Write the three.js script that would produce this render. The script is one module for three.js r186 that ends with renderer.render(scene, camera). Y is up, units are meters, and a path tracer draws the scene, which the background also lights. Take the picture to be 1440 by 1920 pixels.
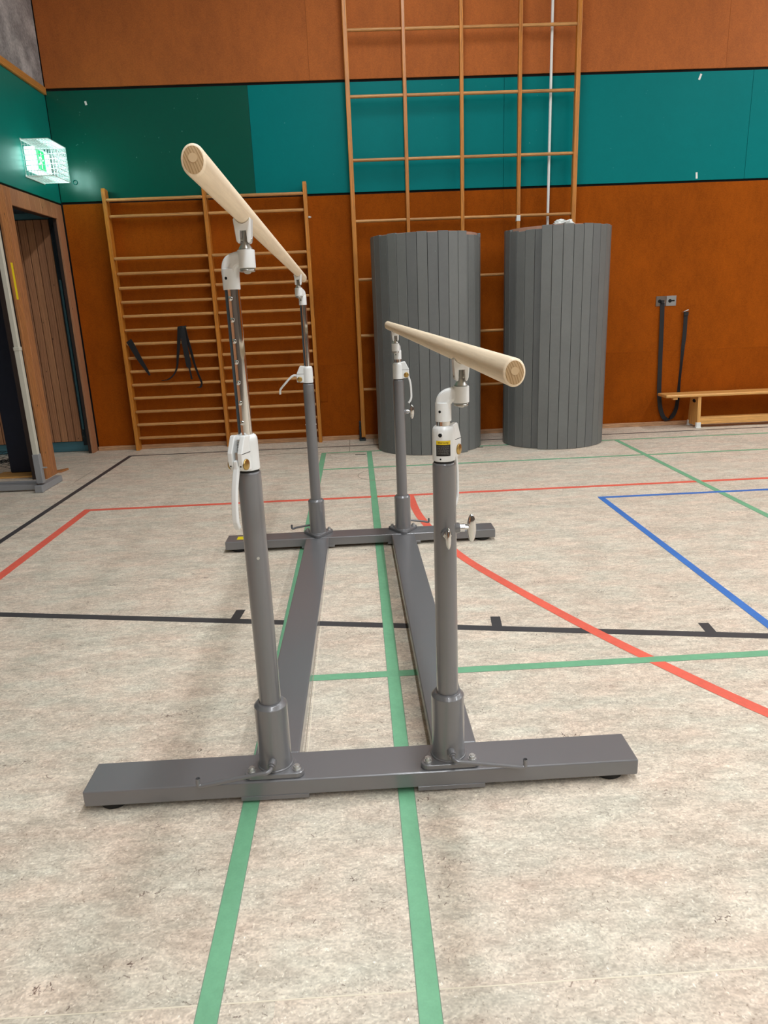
import * as THREE from 'three';
import { RoundedBoxGeometry } from 'three/addons/geometries/RoundedBoxGeometry.js';
import { mergeGeometries } from 'three/addons/utils/BufferGeometryUtils.js';
import { RectAreaLightUniformsLib } from 'three/addons/lights/RectAreaLightUniformsLib.js';

// ---------------------------------------------------------------- camera, exposure, lamps
const scene = new THREE.Scene();
scene.background = new THREE.Color(0x000000);
const camera = new THREE.PerspectiveCamera(2 * Math.atan(960 / 1331) * 180 / Math.PI, 0.75, 0.05, 80);
camera.position.set(0.0127, 1.391, 1.864);
camera.rotation.order = 'YXZ';
camera.rotation.set(-0.2799, -0.0300, -0.0398);
const renderer = new THREE.WebGLRenderer({ antialias: true });
renderer.toneMapping = THREE.LinearToneMapping;
renderer.toneMappingExposure = 1.0;
renderer.shadowMap.enabled = true;
renderer.shadowMap.type = THREE.PCFSoftShadowMap;
RectAreaLightUniformsLib.init();

const HALL = { x0: -2.87, x1: 21, z0: -5.97, z1: 9.3, h: 5.6 };
const LAMP = { y: 5.32, width: 0.32, length: 2.3, color: 0xf5faff, power: 30 };
const LAMP_X = [0.62, 5.7, 10.8, 15.9];
const LAMP_Z = [-4.35, -1.35, 1.65, 4.65, 7.65];

// ---------------------------------------------------------------- helpers
function rng(seed) { let a = seed >>> 0; return () => { a |= 0; a = a + 0x6D2B79F5 | 0; let t = Math.imul(a ^ a >>> 15, 1 | a); t = t + Math.imul(t ^ t >>> 7, 61 | t) ^ t; return ((t ^ t >>> 14) >>> 0) / 4294967296; }; }
const taken = {};
function numbered(n) { if (!(n in taken)) { taken[n] = 0; return n; } taken[n]++; return n + '_' + String(taken[n]).padStart(3, '0'); }
function shade(o) { o.castShadow = true; o.receiveShadow = true; return o; }
function part(name, geo, mat, parent, p, r) {
  const m = shade(new THREE.Mesh(geo, mat)); m.name = name;
  if (p) m.position.set(...p); if (r) m.rotation.set(...r);
  if (parent) parent.add(m); return m;
}
function thing(name, label, category, p = [0, 0, 0], group) {
  const o = new THREE.Group(); o.name = numbered(name); o.position.set(...p);
  o.userData = { label, category }; if (group) o.userData.group = group; scene.add(o); return o;
}
function solo(name, label, category, geo, mat, p, r, group) {
  const m = part(numbered(name), geo, mat, scene, p, r); m.userData = { label, category }; if (group) m.userData.group = group; return m;
}
function struct(name, geo, mat, p, label) {
  const m = part(numbered(name), geo, mat, scene, p); m.userData = { kind: 'structure', label, category: name.split('_')[0] }; return m;
}
// uv in metres, box-projected; v runs along the axis `along` (0 x, 1 y, 2 z)
function uvBox(g, along = 1, off = [0, 0]) {
  if (g.index) g = g.toNonIndexed();
  const P = g.attributes.position, uv = new Float32Array(P.count * 2), a = new THREE.Vector3(), b = new THREE.Vector3(), c = new THREE.Vector3();
  for (let i = 0; i < P.count; i += 3) {
    a.fromBufferAttribute(P, i); b.fromBufferAttribute(P, i + 1); c.fromBufferAttribute(P, i + 2);
    const n = b.clone().sub(a).cross(c.clone().sub(a)), k = [Math.abs(n.x), Math.abs(n.y), Math.abs(n.z)];
    let d = k.indexOf(Math.max(...k)), v = along; if (d === v) v = (v + 1) % 3;
    const u = 3 - d - v, ps = [a, b, c];
    for (let j = 0; j < 3; j++) { uv[(i + j) * 2] = ps[j].getComponent(u) + d * 0.37 + off[0]; uv[(i + j) * 2 + 1] = ps[j].getComponent(v) + off[1]; }
  }
  g.setAttribute('uv', new THREE.BufferAttribute(uv, 2)); return g;
}
const rbox = (w, h, d, r = 0.004, s = 2) => new RoundedBoxGeometry(w, h, d, s, Math.min(r, w / 2.01, h / 2.01, d / 2.01));
const tr = (g, x, y, z) => g.translate(x, y, z);
function lathe(pts, seg = 40) { return new THREE.LatheGeometry(pts.map(p => new THREE.Vector2(p[0], p[1])), seg); }
function cylBetween(a, b, r, seg = 16, r2 = r) {
  const A = new THREE.Vector3(...a), B = new THREE.Vector3(...b), d = B.clone().sub(A);
  const g = new THREE.CylinderGeometry(r2, r, d.length(), seg, 1);
  g.applyQuaternion(new THREE.Quaternion().setFromUnitVectors(new THREE.Vector3(0, 1, 0), d.clone().normalize()));
  return g.translate((A.x + B.x) / 2, (A.y + B.y) / 2, (A.z + B.z) / 2);
}
function tube(pts, r, n = 48, seg = 12) { return new THREE.TubeGeometry(new THREE.CatmullRomCurve3(pts.map(p => new THREE.Vector3(...p)), false, 'catmullrom', 0.3), n, r, seg, false); }
function merge(list) { const l = list.map(g => { const q = g.index ? g.toNonIndexed() : g; for (const k of Object.keys(q.attributes)) if (!['position', 'normal', 'uv'].includes(k)) q.deleteAttribute(k); if (!q.attributes.uv) q.setAttribute('uv', new THREE.BufferAttribute(new Float32Array(q.attributes.position.count * 2), 2)); return q; }); return mergeGeometries(l); }
function extrude(pts, depth, bevel = 0.002, curve = 8) {
  const s = pts instanceof THREE.Shape ? pts : new THREE.Shape(pts.map(p => new THREE.Vector2(p[0], p[1])));
  const g = new THREE.ExtrudeGeometry(s, { depth: depth - 2 * bevel, bevelEnabled: bevel > 0, bevelThickness: bevel, bevelSize: bevel, bevelOffset: -bevel, bevelSegments: 3, curveSegments: curve });
  return g.translate(0, 0, -(depth - 2 * bevel) / 2);
}
// a strap: pts [x,y,z], width vectors, thickness
function ribbon(pts, widths, dirs, th) {
  const n = pts.length, V = [], I = [];
  for (let i = 0; i < n; i++) {
    const p = new THREE.Vector3(...pts[i]), t = new THREE.Vector3(...pts[Math.min(n - 1, i + 1)]).sub(new THREE.Vector3(...pts[Math.max(0, i - 1)])).normalize();
    let w = new THREE.Vector3(...dirs[i]); w.addScaledVector(t, -w.dot(t)).normalize();
    const nn = t.clone().cross(w).normalize().multiplyScalar(th / 2); w.multiplyScalar(widths[i] / 2);
    for (const [a, b] of [[-1, -1], [1, -1], [1, 1], [-1, 1]]) { const q = p.clone().addScaledVector(w, a).addScaledVector(nn, b); V.push(q.x, q.y, q.z); }
  }
  for (let i = 0; i < n - 1; i++) for (let k = 0; k < 4; k++) { const a = i * 4 + k, b = i * 4 + (k + 1) % 4, c = a + 4, d = b + 4; I.push(a, b, c, b, d, c); }
  I.push(0, 2, 1, 0, 3, 2); const e = (n - 1) * 4; I.push(e, e + 1, e + 2, e, e + 2, e + 3);
  const g = new THREE.BufferGeometry(); g.setAttribute('position', new THREE.Float32BufferAttribute(V, 3)); g.setIndex(I);
  const q = g.toNonIndexed(); q.computeVertexNormals(); return q;
}
function smoothPts(pts, n) { const c = new THREE.CatmullRomCurve3(pts.map(p => new THREE.Vector3(...p))); return c.getSpacedPoints(n).map(v => [v.x, v.y, v.z]); }

// ---------------------------------------------------------------- textures
function lattice(seed, nx, ny) { const r = rng(seed), a = new Float32Array(nx * ny); for (let i = 0; i < a.length; i++) a[i] = r(); return { a, nx, ny }; }
function sample(L, x, y) { // x,y in 0..1, periodic
  const fx = x * L.nx, fy = y * L.ny; let i = Math.floor(fx), j = Math.floor(fy); let u = fx - i, v = fy - j; u = u * u * (3 - 2 * u); v = v * v * (3 - 2 * v);
  i = ((i % L.nx) + L.nx) % L.nx; j = ((j % L.ny) + L.ny) % L.ny; const i1 = (i + 1) % L.nx, j1 = (j + 1) % L.ny, A = L.a;
  const p = A[j * L.nx + i], q = A[j * L.nx + i1], r = A[j1 * L.nx + i], s = A[j1 * L.nx + i1];
  return p + (q - p) * u + (r - p) * v + (p - q - r + s) * u * v - 0.5;
}
function texture(w, h, buf, { srgb = true, metres = [1, 1] } = {}) {
  const t = new THREE.DataTexture(buf, w, h, THREE.RGBAFormat); t.wrapS = t.wrapT = THREE.RepeatWrapping; t.magFilter = THREE.LinearFilter; t.minFilter = THREE.LinearMipmapLinearFilter; t.generateMipmaps = true;
  if (srgb) t.colorSpace = THREE.SRGBColorSpace; t.repeat.set(1 / metres[0], 1 / metres[1]); t.needsUpdate = true; return t;
}
const clamp = v => v < 0 ? 0 : v > 255 ? 255 : v;
function fromFloat(w, h, R, G, B, o) { const b = new Uint8Array(w * h * 4); for (let i = 0; i < w * h; i++) { b[i * 4] = clamp(R[i]); b[i * 4 + 1] = clamp(G[i]); b[i * 4 + 2] = clamp(B[i]); b[i * 4 + 3] = 255; } return texture(w, h, b, o); }
// marbled linoleum, flecks drawn out along x
function linoleum(seed) {
  const N = 2048, R = new Float32Array(N * N), G = new Float32Array(N * N), B = new Float32Array(N * N), r = rng(seed * 77 + 5);
  const a = lattice(11, 7, 14), b = lattice(12, 26, 60), c = lattice(13, 110, 240), d = lattice(14, 420, 760), e = lattice(15, 18, 44), f = lattice(16, 60, 130), h = lattice(17, 860, 1024);
  for (let j = 0; j < N; j++) for (let i = 0; i < N; i++) {
    const x = i / N, y = j / N, k = j * N + i, wx = x + sample(f, x, y) * 0.012;
    const l = sample(a, x, y) * 7 + sample(b, wx, y) * 18 + sample(c, wx, y) * 24 + sample(d, wx + sample(c, y, x) * 0.004, y) * 34 + sample(h, x, y) * 26, pink = sample(e, x, y) * 14 + sample(f, x, y) * 7;
    R[k] = 211 + l + pink * 0.5; G[k] = 198 + l - pink * 0.25; B[k] = 180 + l * 0.95 - pink * 0.35;
  }
  const stroke = (x, y, len, ang, th, dr, dg, db, bend) => {
    for (let s = 0; s < len; s += 0.6) {
      ang += bend * (r() - 0.5); x += Math.cos(ang) * 0.6; y += Math.sin(ang) * 0.6;
      for (let q = 0; q < th; q++) { const xi = ((Math.round(x) % N) + N) % N, yi = ((Math.round(y + q) % N) + N) % N, k = yi * N + xi; R[k] += dr; G[k] += dg; B[k] += db; }
    }
  };
  for (let i = 0; i < 110000; i++) { const t = r(), ang = (r() - 0.5) * 2.4 + (r() < 0.5 ? Math.PI : 0), m = 0.4 + r() * 0.8; t < 0.5 ? stroke(r() * N, r() * N, 1.5 + r() * 4.5, ang, 1 + (r() < 0.35), 12 * m, 12.5 * m, 13 * m, 1.1) : stroke(r() * N, r() * N, 1 + r() * 4, ang, 1 + (r() < 0.3), -15 * m, -16 * m, -16 * m, 1.1); }
  for (let i = 0; i < 900; i++) { const m = 0.4 + r() * 0.6; stroke(r() * N, r() * N, 3 + r() * 8, r() * 6.3, 1 + (r() < 0.3), -38 * m, -40 * m, -38 * m, 0.9); }
  for (let i = 0; i < 120; i++) { const cx = r() * N, cy = r() * N, n = 3 + r() * 12, w = 10 + r() * 40, m = 0.35 + r() * 0.6; for (let q = 0; q < n; q++) stroke(cx + (r() - 0.5) * w * 2.2, cy + (r() - 0.5) * w * 0.7, 2 + r() * 9, r() * 6.3, 1 + (r() < 0.4), -48 * m, -50 * m, -47 * m, 1.1); }
  return fromFloat(N, N, R, G, B, { metres: [3.2, 3.2] });
}
// needle-felt covered wall board
function felt(seed, base, amp, stain) {
  const N = 1024, R = new Float32Array(N * N), G = new Float32Array(N * N), B = new Float32Array(N * N), r = rng(seed);
  const a = lattice(seed + 1, 5, 4), b = lattice(seed + 2, 60, 26), c = lattice(seed + 3, 340, 512), d = lattice(seed + 4, 18, 12);
  for (let j = 0; j < N; j++) for (let i = 0; i < N; i++) {
    const x = i / N, y = j / N, k = j * N + i, l = (sample(a, x, y) * 0.10 + sample(d, x, y) * 0.07 + sample(b, x, y) * 0.07 + sample(c, x, y) * 0.22) * amp;
    R[k] = base[0] * (1 + l); G[k] = base[1] * (1 + l * 1.1); B[k] = base[2] * (1 + l * 1.2);
  }
  for (let i = 0; i < 9000; i++) { let x = r() * N, y = r() * N, an = (r() - 0.5) * 1.1, m = (r() - 0.5) * 30 * amp; for (let s = 0; s < 4 + r() * 10; s++) { x += Math.cos(an); y += Math.sin(an); const k = ((Math.round(y) % N + N) % N) * N + (Math.round(x) % N + N) % N; R[k] += m; G[k] += m * 0.62; B[k] += m * 0.35; } }
  for (let i = 0; i < stain; i++) { let x = r() * N, y = r() * N, an = r() < 0.5 ? (r() - 0.5) * 0.15 : r() * 6.3, L = 8 + r() * 60, m = -10 - r() * 16; for (let s = 0; s < L; s++) { an += (r() - 0.5) * 0.08; x += Math.cos(an); y += Math.sin(an); const k = ((Math.round(y) % N + N) % N) * N + (Math.round(x) % N + N) % N; R[k] += m; G[k] += m * 0.7; B[k] += m * 0.4; } }
  return fromFloat(N, N, R, G, B, { metres: [1.7, 1.7] });
}
function paint(seed, base, amp, chips, N = 512, m = 2.5) {
  const R = new Float32Array(N * N), G = new Float32Array(N * N), B = new Float32Array(N * N), r = rng(seed), a = lattice(seed + 1, 6, 5), b = lattice(seed + 2, 40, 40), c = lattice(seed + 3, 200, 200);
  for (let j = 0; j < N; j++) for (let i = 0; i < N; i++) { const x = i / N, y = j / N, k = j * N + i, l = 1 + (sample(a, x, y) * 0.5 + sample(b, x, y) * 0.25 + sample(c, x, y) * 0.25) * amp; R[k] = base[0] * l; G[k] = base[1] * l; B[k] = base[2] * l; }
  for (let i = 0; i < chips; i++) { const x = r() * N | 0, y = r() * N | 0, w = 1 + (r() * 2 | 0); for (let q = 0; q < w; q++) for (let s = 0; s < 1 + (r() * 2 | 0); s++) { const k = ((y + s) % N) * N + (x + q) % N; R[k] = R[k] * 0.5 + 75; G[k] = G[k] * 0.5 + 85; B[k] = B[k] * 0.5 + 80; } }
  return fromFloat(N, N, R, G, B, { metres: [m, m] });
}
// wood, grain along v; covers 0.4 m x 1.6 m
function wood(seed, base, { grain = 0.16, ring = 0.10, knots = 0, wear = 0, wearCol = [205, 170, 120], lines = 34 } = {}) {
  const W = 512, H = 1024, R = new Float32Array(W * H), G = new Float32Array(W * H), B = new Float32Array(W * H), r = rng(seed);
  const a = lattice(seed + 1, 5, 4), b = lattice(seed + 2, 150, 14), c = lattice(seed + 3, 300, 60), d = lattice(seed + 4, 10, 3), K = [];
  for (let i = 0; i < knots; i++) K.push([r(), r(), 0.008 + r() * 0.010]);
  for (let j = 0; j < H; j++) for (let i = 0; i < W; i++) {
    const x = i / W, y = j / H, k = j * W + i; let wx = x + sample(a, x, y) * 0.07, dark = 0;
    for (const q of K) { let dx = x - q[0], dy = (y - q[1]) * 4; dx -= Math.round(dx); const e = Math.hypot(dx, dy * 0.7) / q[2]; if (e < 5) { wx += Math.sign(dx) * 0.02 * Math.exp(-e * 0.6); if (e < 1.4) dark += (1.4 - e) * 0.5; } }
    const l = 1 + Math.sin((wx + sample(d, x, y) * 0.12) * lines * 6.283) * ring * 0.5 + sample(b, wx, y) * grain + sample(c, x, y) * grain * 0.7 - Math.min(dark, 0.55);
    R[k] = base[0] * l; G[k] = base[1] * (l * 1.06 - 0.06); B[k] = base[2] * (l * 1.12 - 0.12);
  }
  for (let i = 0; i < wear; i++) { let x = r() * W, y = r() * H, L = 3 + r() * 40, m = 0.25 + r() * 0.5; for (let s = 0; s < L; s++) { y += 1; x += (r() - 0.5) * 0.5; const k = ((Math.round(y) % H + H) % H) * W + (Math.round(x) % W + W) % W; R[k] += (wearCol[0] - R[k]) * m; G[k] += (wearCol[1] - G[k]) * m; B[k] += (wearCol[2] - B[k]) * m; } }
  return fromFloat(W, H, R, G, B, { metres: [0.4, 1.6] });
}
function canvasTex(w, h, draw) { const c = document.createElement('canvas'); c.width = w; c.height = h; draw(c.getContext('2d'), w, h); const t = new THREE.CanvasTexture(c); t.colorSpace = THREE.SRGBColorSpace; return t; }

// ---------------------------------------------------------------- materials
const S = (o) => new THREE.MeshStandardMaterial(o), Ph = (o) => new THREE.MeshPhysicalMaterial(o);
const linoA = linoleum(1), linoB = linoleum(2);
const M = {
  linoA: S({ map: linoA, roughness: 0.5 }), linoB: S({ map: linoB, roughness: 0.5 }),
  weld: S({ color: 0xe6dcc6, roughness: 0.6 }),
  black: S({ color: 0x070707, roughness: 0.8 }),
  joint: S({ color: 0x0b0908, roughness: 0.9 }),
  orange: S({ map: felt(31, [170, 93, 36], 0.7, 16), roughness: 0.85 }), orange2: S({ map: felt(57, [167, 91, 35], 0.7, 14), roughness: 0.85 }), rust: Ph({ map: felt(33, [148, 73, 13], 0.75, 26), roughness: 0.8, specularIntensity: 0.12 }), rust2: Ph({ map: felt(35, [145, 71, 12], 0.75, 22), roughness: 0.8, specularIntensity: 0.12 }),
  teal: Ph({ map: paint(41, [0, 118, 118], 0.06, 40), roughness: 0.45, specularIntensity: 0.15 }), darkGreen: Ph({ map: paint(45, [0, 82, 67], 0.06, 70), roughness: 0.24, specularIntensity: 0.6 }), sideGreen: Ph({ map: paint(47, [0, 122, 110], 0.06, 30), roughness: 0.42, specularIntensity: 0.6 }),
  carpet: S({ map: paint(61, [162, 158, 158], 0.7, 0, 512, 0.7), roughness: 0.95 }),
  trim: S({ map: wood(71, [196, 134, 66]), roughness: 0.45 }),
  planks: [81, 82, 83].map((s, i) => S({ map: wood(s, [[172, 120, 84], [164, 114, 80], [176, 124, 86]][i], { knots: 7, grain: 0.14, ring: 0.08, lines: 14 }), roughness: 0.6 })),
  worn: [91, 92].map((s, i) => S({ map: wood(s, [[164, 108, 66], [168, 110, 62]][i], { knots: 5, grain: 0.24, ring: 0.14, wear: 900, lines: 16 }), roughness: 0.65 })),
  honey: [101, 102].map((s, i) => S({ map: wood(s, [[192, 122, 44], [184, 114, 40]][i], { grain: 0.22, ring: 0.12, wear: 60, wearCol: [225, 180, 120] }), roughness: 0.35 })),
  rung: [111, 112].map((s, i) => S({ map: wood(s, [[196, 142, 84], [186, 132, 76]][i], { grain: 0.22, ring: 0.1, wear: 260, wearCol: [215, 180, 140] }), roughness: 0.45 })),
  beech: S({ map: wood(121, [246, 226, 196], { grain: 0.045, ring: 0.02, lines: 26 }), roughness: 0.5 }),
  bench: S({ map: wood(131, [214, 160, 92], { grain: 0.16, ring: 0.12, lines: 18 }), roughness: 0.35 }),
  skirt: S({ map: wood(141, [186, 142, 104], { grain: 0.3, ring: 0.1, wear: 200 }), roughness: 0.6 }),
  grey: Ph({ color: 0x757577, metalness: 0.2, roughness: 0.36, clearcoat: 0.8, clearcoatRoughness: 0.14 }),
  chrome: S({ color: 0xd8d8d6, metalness: 1, roughness: 0.09 }), steel: S({ color: 0xb4b2ac, metalness: 1, roughness: 0.3 }), zinc: S({ color: 0xc9c9c6, metalness: 0.75, roughness: 0.32 }),
  white: Ph({ color: 0xe9ebea, roughness: 0.34, clearcoat: 0.3, clearcoatRoughness: 0.2 }), brass: S({ color: 0xbfa060, metalness: 1, roughness: 0.3 }),
  rubber: S({ color: 0x0d0d0e, roughness: 0.7 }), hole: S({ color: 0x060606, roughness: 0.9 }),
  slat: [0, 1, 2].map(i => S({ map: paint(151 + i, [[106, 108, 106], [101, 103, 102], [110, 112, 110]][i], 0.1, 6, 256, 0.9), roughness: 0.5 })),
  backing: S({ color: 0xb08672, roughness: 0.8 }),
  strap: S({ color: 0x17171a, roughness: 0.75 }),
  plate: S({ color: 0x9a9a98, metalness: 0.7, roughness: 0.42 }), plateDark: S({ color: 0x6f645c, metalness: 0.7, roughness: 0.5 }),
  navy: S({ map: paint(161, [16, 22, 42], 0.3, 14, 512, 1.6), roughness: 0.55 }),
  pole: S({ color: 0xc9c5b6, roughness: 0.45 }), poleGrey: S({ color: 0x8f9092, roughness: 0.45 }),
  petrol: S({ map: paint(171, [72, 116, 126], 0.2, 20, 256, 0.8), roughness: 0.45 }), petrolDark: S({ color: 0x14262e, roughness: 0.5 }),
  panelling: S({ color: 0x5c5148, roughness: 0.8 }), store: S({ color: 0x8796a0, roughness: 0.9 }), ceiling: S({ color: 0xd9d5cc, roughness: 0.9 }),
  jamb: S({ map: wood(181, [44, 30, 24], { wear: 120, wearCol: [80, 56, 40] }), roughness: 0.6 }),
  yellow: S({ color: 0xe6d01c, roughness: 0.5 }), whitePlastic: S({ color: 0xe4e6e2, roughness: 0.5 }),
  cage: S({ color: 0xe8eeec, roughness: 0.4 }), cord: S({ color: 0x10141a, roughness: 0.8 }),
  wrap: Ph({ color: 0xe9e6e0, roughness: 0.35, transmission: 0.35, thickness: 0 }),
  glow: S({ color: 0xffffff, emissive: 0xf5faff, emissiveIntensity: 4, roughness: 0.6 }), lampBody: S({ color: 0xe6e6e2, roughness: 0.5 }),
};
const mark = (c, seed) => S({ map: paint(seed, c, 0.16, 0, 256, 0.6), roughness: 0.5 });
const MK = { green: mark([118, 180, 140], 191), red: mark([232, 104, 84], 193), black: mark([64, 63, 65], 195), blue: mark([60, 118, 196], 197), edge: S({ color: 0x77907b, roughness: 0.7 }), scuff: S({ color: 0xa79a88, roughness: 0.6 }) };

// ---------------------------------------------------------------- hall shell
const W = HALL.x1 - HALL.x0, D = HALL.z1 - HALL.z0, CX = (HALL.x0 + HALL.x1) / 2, CZ = (HALL.z0 + HALL.z1) / 2;
const floor = struct('floor', tr(new THREE.BoxGeometry(W + 4, 0.2, D + 0.6), CX - 1.8, -0.105, CZ), M.weld, [0, 0, 0], 'marbled beige linoleum sports floor with coloured court lines');
{ // lino sheets, weld seams at z = 0.70 and x = -0.22
  const xs = [HALL.x0 - 3.6, -0.222, 2.98, 6.18, HALL.x1], zs = [HALL.z0 - 0.2, -5.7, -2.5, 0.70, 3.9, HALL.z1 + 0.1];
  for (let i = 0; i < xs.length - 1; i++) for (let j = 0; j < zs.length - 1; j++) {
    const x0 = xs[i], x1 = xs[i + 1], z0 = zs[j], z1 = zs[j + 1];
    const g = new THREE.PlaneGeometry(x1 - x0, z1 - z0).rotateX(-Math.PI / 2).translate((x0 + x1) / 2, 0, (z0 + z1) / 2), P = g.attributes.position, uv = g.attributes.uv;
    const ox = ((i * 3 + j * 5) % 7) * 0.43, oz = j === 3 ? 1.1 : 0; for (let q = 0; q < P.count; q++) uv.setXY(q, P.getX(q) + (j >= 3 ? ox : 0), -P.getZ(q) + oz);
    part('linoleum_sheet', g, (i + j) % 2 ? M.linoA : M.linoB, floor);
  }
}
part('weld_seam', new THREE.BoxGeometry(W, 0.0006, 0.003), M.weld, floor, [CX, 0, 0.702]);
part('weld_seam', new THREE.BoxGeometry(0.003, 0.0006, 2.3), M.weld, floor, [-0.208, 0, -1.17]);
let markY = 0.0004;
function strip(mat, x0, z0, x1, z1, w, edge) { // a painted line from one point to another
  const L = Math.hypot(x1 - x0, z1 - z0), a = Math.atan2(-(z1 - z0), x1 - x0); markY += 0.00004;
  const mk = (ww, y, m, n) => { const g = uvBox(new THREE.BoxGeometry(L, 0.0004, ww), 0, [x0, z0]); part(n, g, m, floor, [(x0 + x1) / 2, y, (z0 + z1) / 2], [0, a, 0]); };
  if (edge) { mk(w + 0.0036, markY - 0.0003, MK.edge, 'court_line_edge'); }
  mk(w, markY, mat, 'court_line');
}
function arcStrip(mat, pts, w, name = 'court_line', n = 60) {
  const c = new THREE.CatmullRomCurve3(pts.map(p => new THREE.Vector3(p[0], 0, p[1]))), V = [], UV = [], I = []; markY += 0.00004;
  for (let i = 0; i <= n; i++) { const p = c.getPointAt(i / n), t = c.getTangentAt(i / n); for (const s of [-1, 1]) { V.push(p.x + t.z * s * w / 2, markY + 0.0003, p.z - t.x * s * w / 2); UV.push(s * w / 2, i / n * 4); } if (i) { const a = i * 2; I.push(a - 2, a - 1, a, a - 1, a + 1, a); } }
  const g = new THREE.BufferGeometry(); g.setAttribute('position', new THREE.Float32BufferAttribute(V, 3)); g.setAttribute('uv', new THREE.Float32BufferAttribute(UV, 2)); g.setIndex(I); g.computeVertexNormals();
  if (g.attributes.normal.getY(0) < 0) { for (let i = 0; i < I.length; i += 3) [I[i], I[i + 1]] = [I[i + 1], I[i]]; g.setIndex(I); g.computeVertexNormals(); }
  part(name, g, mat, floor);
}
strip(MK.black, -2.40, -5.56, -2.40, 9, 0.045); strip(MK.black, -2.42, -5.56, 20, -5.56, 0.035);
strip(MK.black, -3.2 + 0.34, -1.66, 4.4, -0.29, 0.05);
for (const [x, z] of [[-0.62, -1.25], [0.585, -1.02], [1.475, -0.84]]) strip(MK.black, x, z, x + 0.012, z - 0.115, 0.045);
strip(MK.red, -2.08, -3.41, -2.08, 9, 0.06); strip(MK.red, -2.11, -3.41, 20, -3.41, 0.05);
arcStrip(MK.red, [[0.375, -3.39], [0.40, -2.82], [0.55, -2.02], [0.735, -1.52], [0.99, -0.94], [1.17, -0.59], [1.37, -0.24], [1.75, 0.3], [2.4, 1.0]], 0.055);
strip(MK.green, -0.36, -5.23, -0.36, 8.2, 0.046, 1); strip(MK.green, 0.10, -5.23, 0.10, 8.2, 0.046, 1);
strip(MK.green, -0.36, -0.655, 5.7, -0.655, 0.044, 1); strip(MK.green, -0.38, -5.23, 5.7, -5.23, 0.040); strip(MK.green, -0.38, -4.46, 5.7, -4.46, 0.040); strip(MK.green, 2.63, -5.23, 2.63, -0.655, 0.046, 1);
strip(MK.blue, 1.75, -3.08, 1.75, 4, 0.045); strip(MK.blue, 1.73, -3.08, 20, -3.08, 0.042);
for (const [x, z, r, a0, a1] of [[0.2, -4.15, 0.22, 0.6, 4.4], [-1.2, -4.9, 0.75, 3.6, 5.4], [-0.1, -5.6, 0.45, 0.3, 2.7], [0.62, -4.6, 0.5, 0.9, 2.0], [-0.75, -4.7, 0.6, 4.1, 5.6]]) { const p = []; for (let k = 0; k <= 8; k++) { const a = a0 + (a1 - a0) * k / 8; p.push([x + Math.cos(a) * r, z + Math.sin(a) * r]); } arcStrip(MK.scuff, p, 0.007, 'scuff_mark', 30); }
for (const [x, z] of [[0.01, -5.08], [1.2, -5.17]]) part('socket_slot', rbox(0.105, 0.003, 0.022, 0.001), M.black, floor, [x, 0.001, z]);
for (const [x, z0, z1] of [[-0.1, -5.95, -5.25], [0.16, -5.95, -5.57], [-2.55, -4.9, -4.4]]) strip(MK.scuff, x, z0, x, z1, 0.008);
strip(MK.scuff, -0.217, -0.07, -0.217, -2.3, 0.003);

const wallBack = struct('wall_back', tr(new THREE.BoxGeometry(W + 0.4, HALL.h, 0.25), CX, HALL.h / 2, HALL.z0 - 0.145), M.joint, [0, 0, 0], 'back wall of felt boards with a wide teal band');
function panelRow(xs, y0, y1, mats, gap, along = 0) { for (let i = 0; i < xs.length - 1; i++) { const w = xs[i + 1] - xs[i] - gap, g = uvBox(rbox(w, y1 - y0, 0.02, 0.0012), 1, [i * 0.71, i * 0.33]); part('wall_panel', g, Array.isArray(mats) ? mats[i % mats.length] : mats, wallBack, [(xs[i] + xs[i + 1]) / 2, (y0 + y1) / 2, HALL.z0 - 0.01]); } }
const seams = [1.6, 4.1, 6.62, 9.14, 11.66, 14.18, 16.7, HALL.x1];
panelRow([HALL.x0 + 0.012, 1.6, 6.0, 10.4, 14.8, HALL.x1], 0, 0.8199, [M.rust, M.rust2], 0.0004);
panelRow([HALL.x0 + 0.012, 1.6, 6.0, 10.4, 14.8, HALL.x1], 0.8201, 2.508, [M.rust2, M.rust], 0.0004);
panelRow([HALL.x0 + 0.004, -0.92], 2.530, 3.522, M.darkGreen, 0.0015);
panelRow([-0.92, ...seams], 2.530, 3.522, M.teal, 0.003);
panelRow([HALL.x0 + 0.012, -0.31, 3.81, 7.93, 12.05, 16.17, HALL.x1], 3.548, HALL.h, [M.orange2, M.orange], 0.0012);
part('access_hatch', uvBox(rbox(0.44, 0.2, 0.008, 0.001), 1), M.rust2, wallBack, [-0.54, 0.53, HALL.z0 + 0.003]);
{ const ring = merge([new THREE.TorusGeometry(0.02, 0.004, 8, 24)]); part('screw_eye', ring, M.sideGreen, wallBack, [-2.70, 2.71, HALL.z0 + 0.006]); }
for (const [x, y, a, w, h] of [[3.56, 3.475, -0.35, 0.02, 0.055], [3.6, 2.575, 0.1, 0.02, 0.06], [-2.49, 3.41, 0.2, 0.02, 0.035]]) part('tape_scrap', rbox(w, h, 0.001, 0.0004), M.whitePlastic, wallBack, [x, y, HALL.z0 + 0.0006], [0, 0, a]);
const skirt = struct('baseboard_back', uvBox(rbox(W - 0.02, 0.045, 0.03, 0.004), 0), M.skirt, [CX, 0.0225, HALL.z0 + 0.016], 'low pale timber skirting along the back wall');

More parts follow.
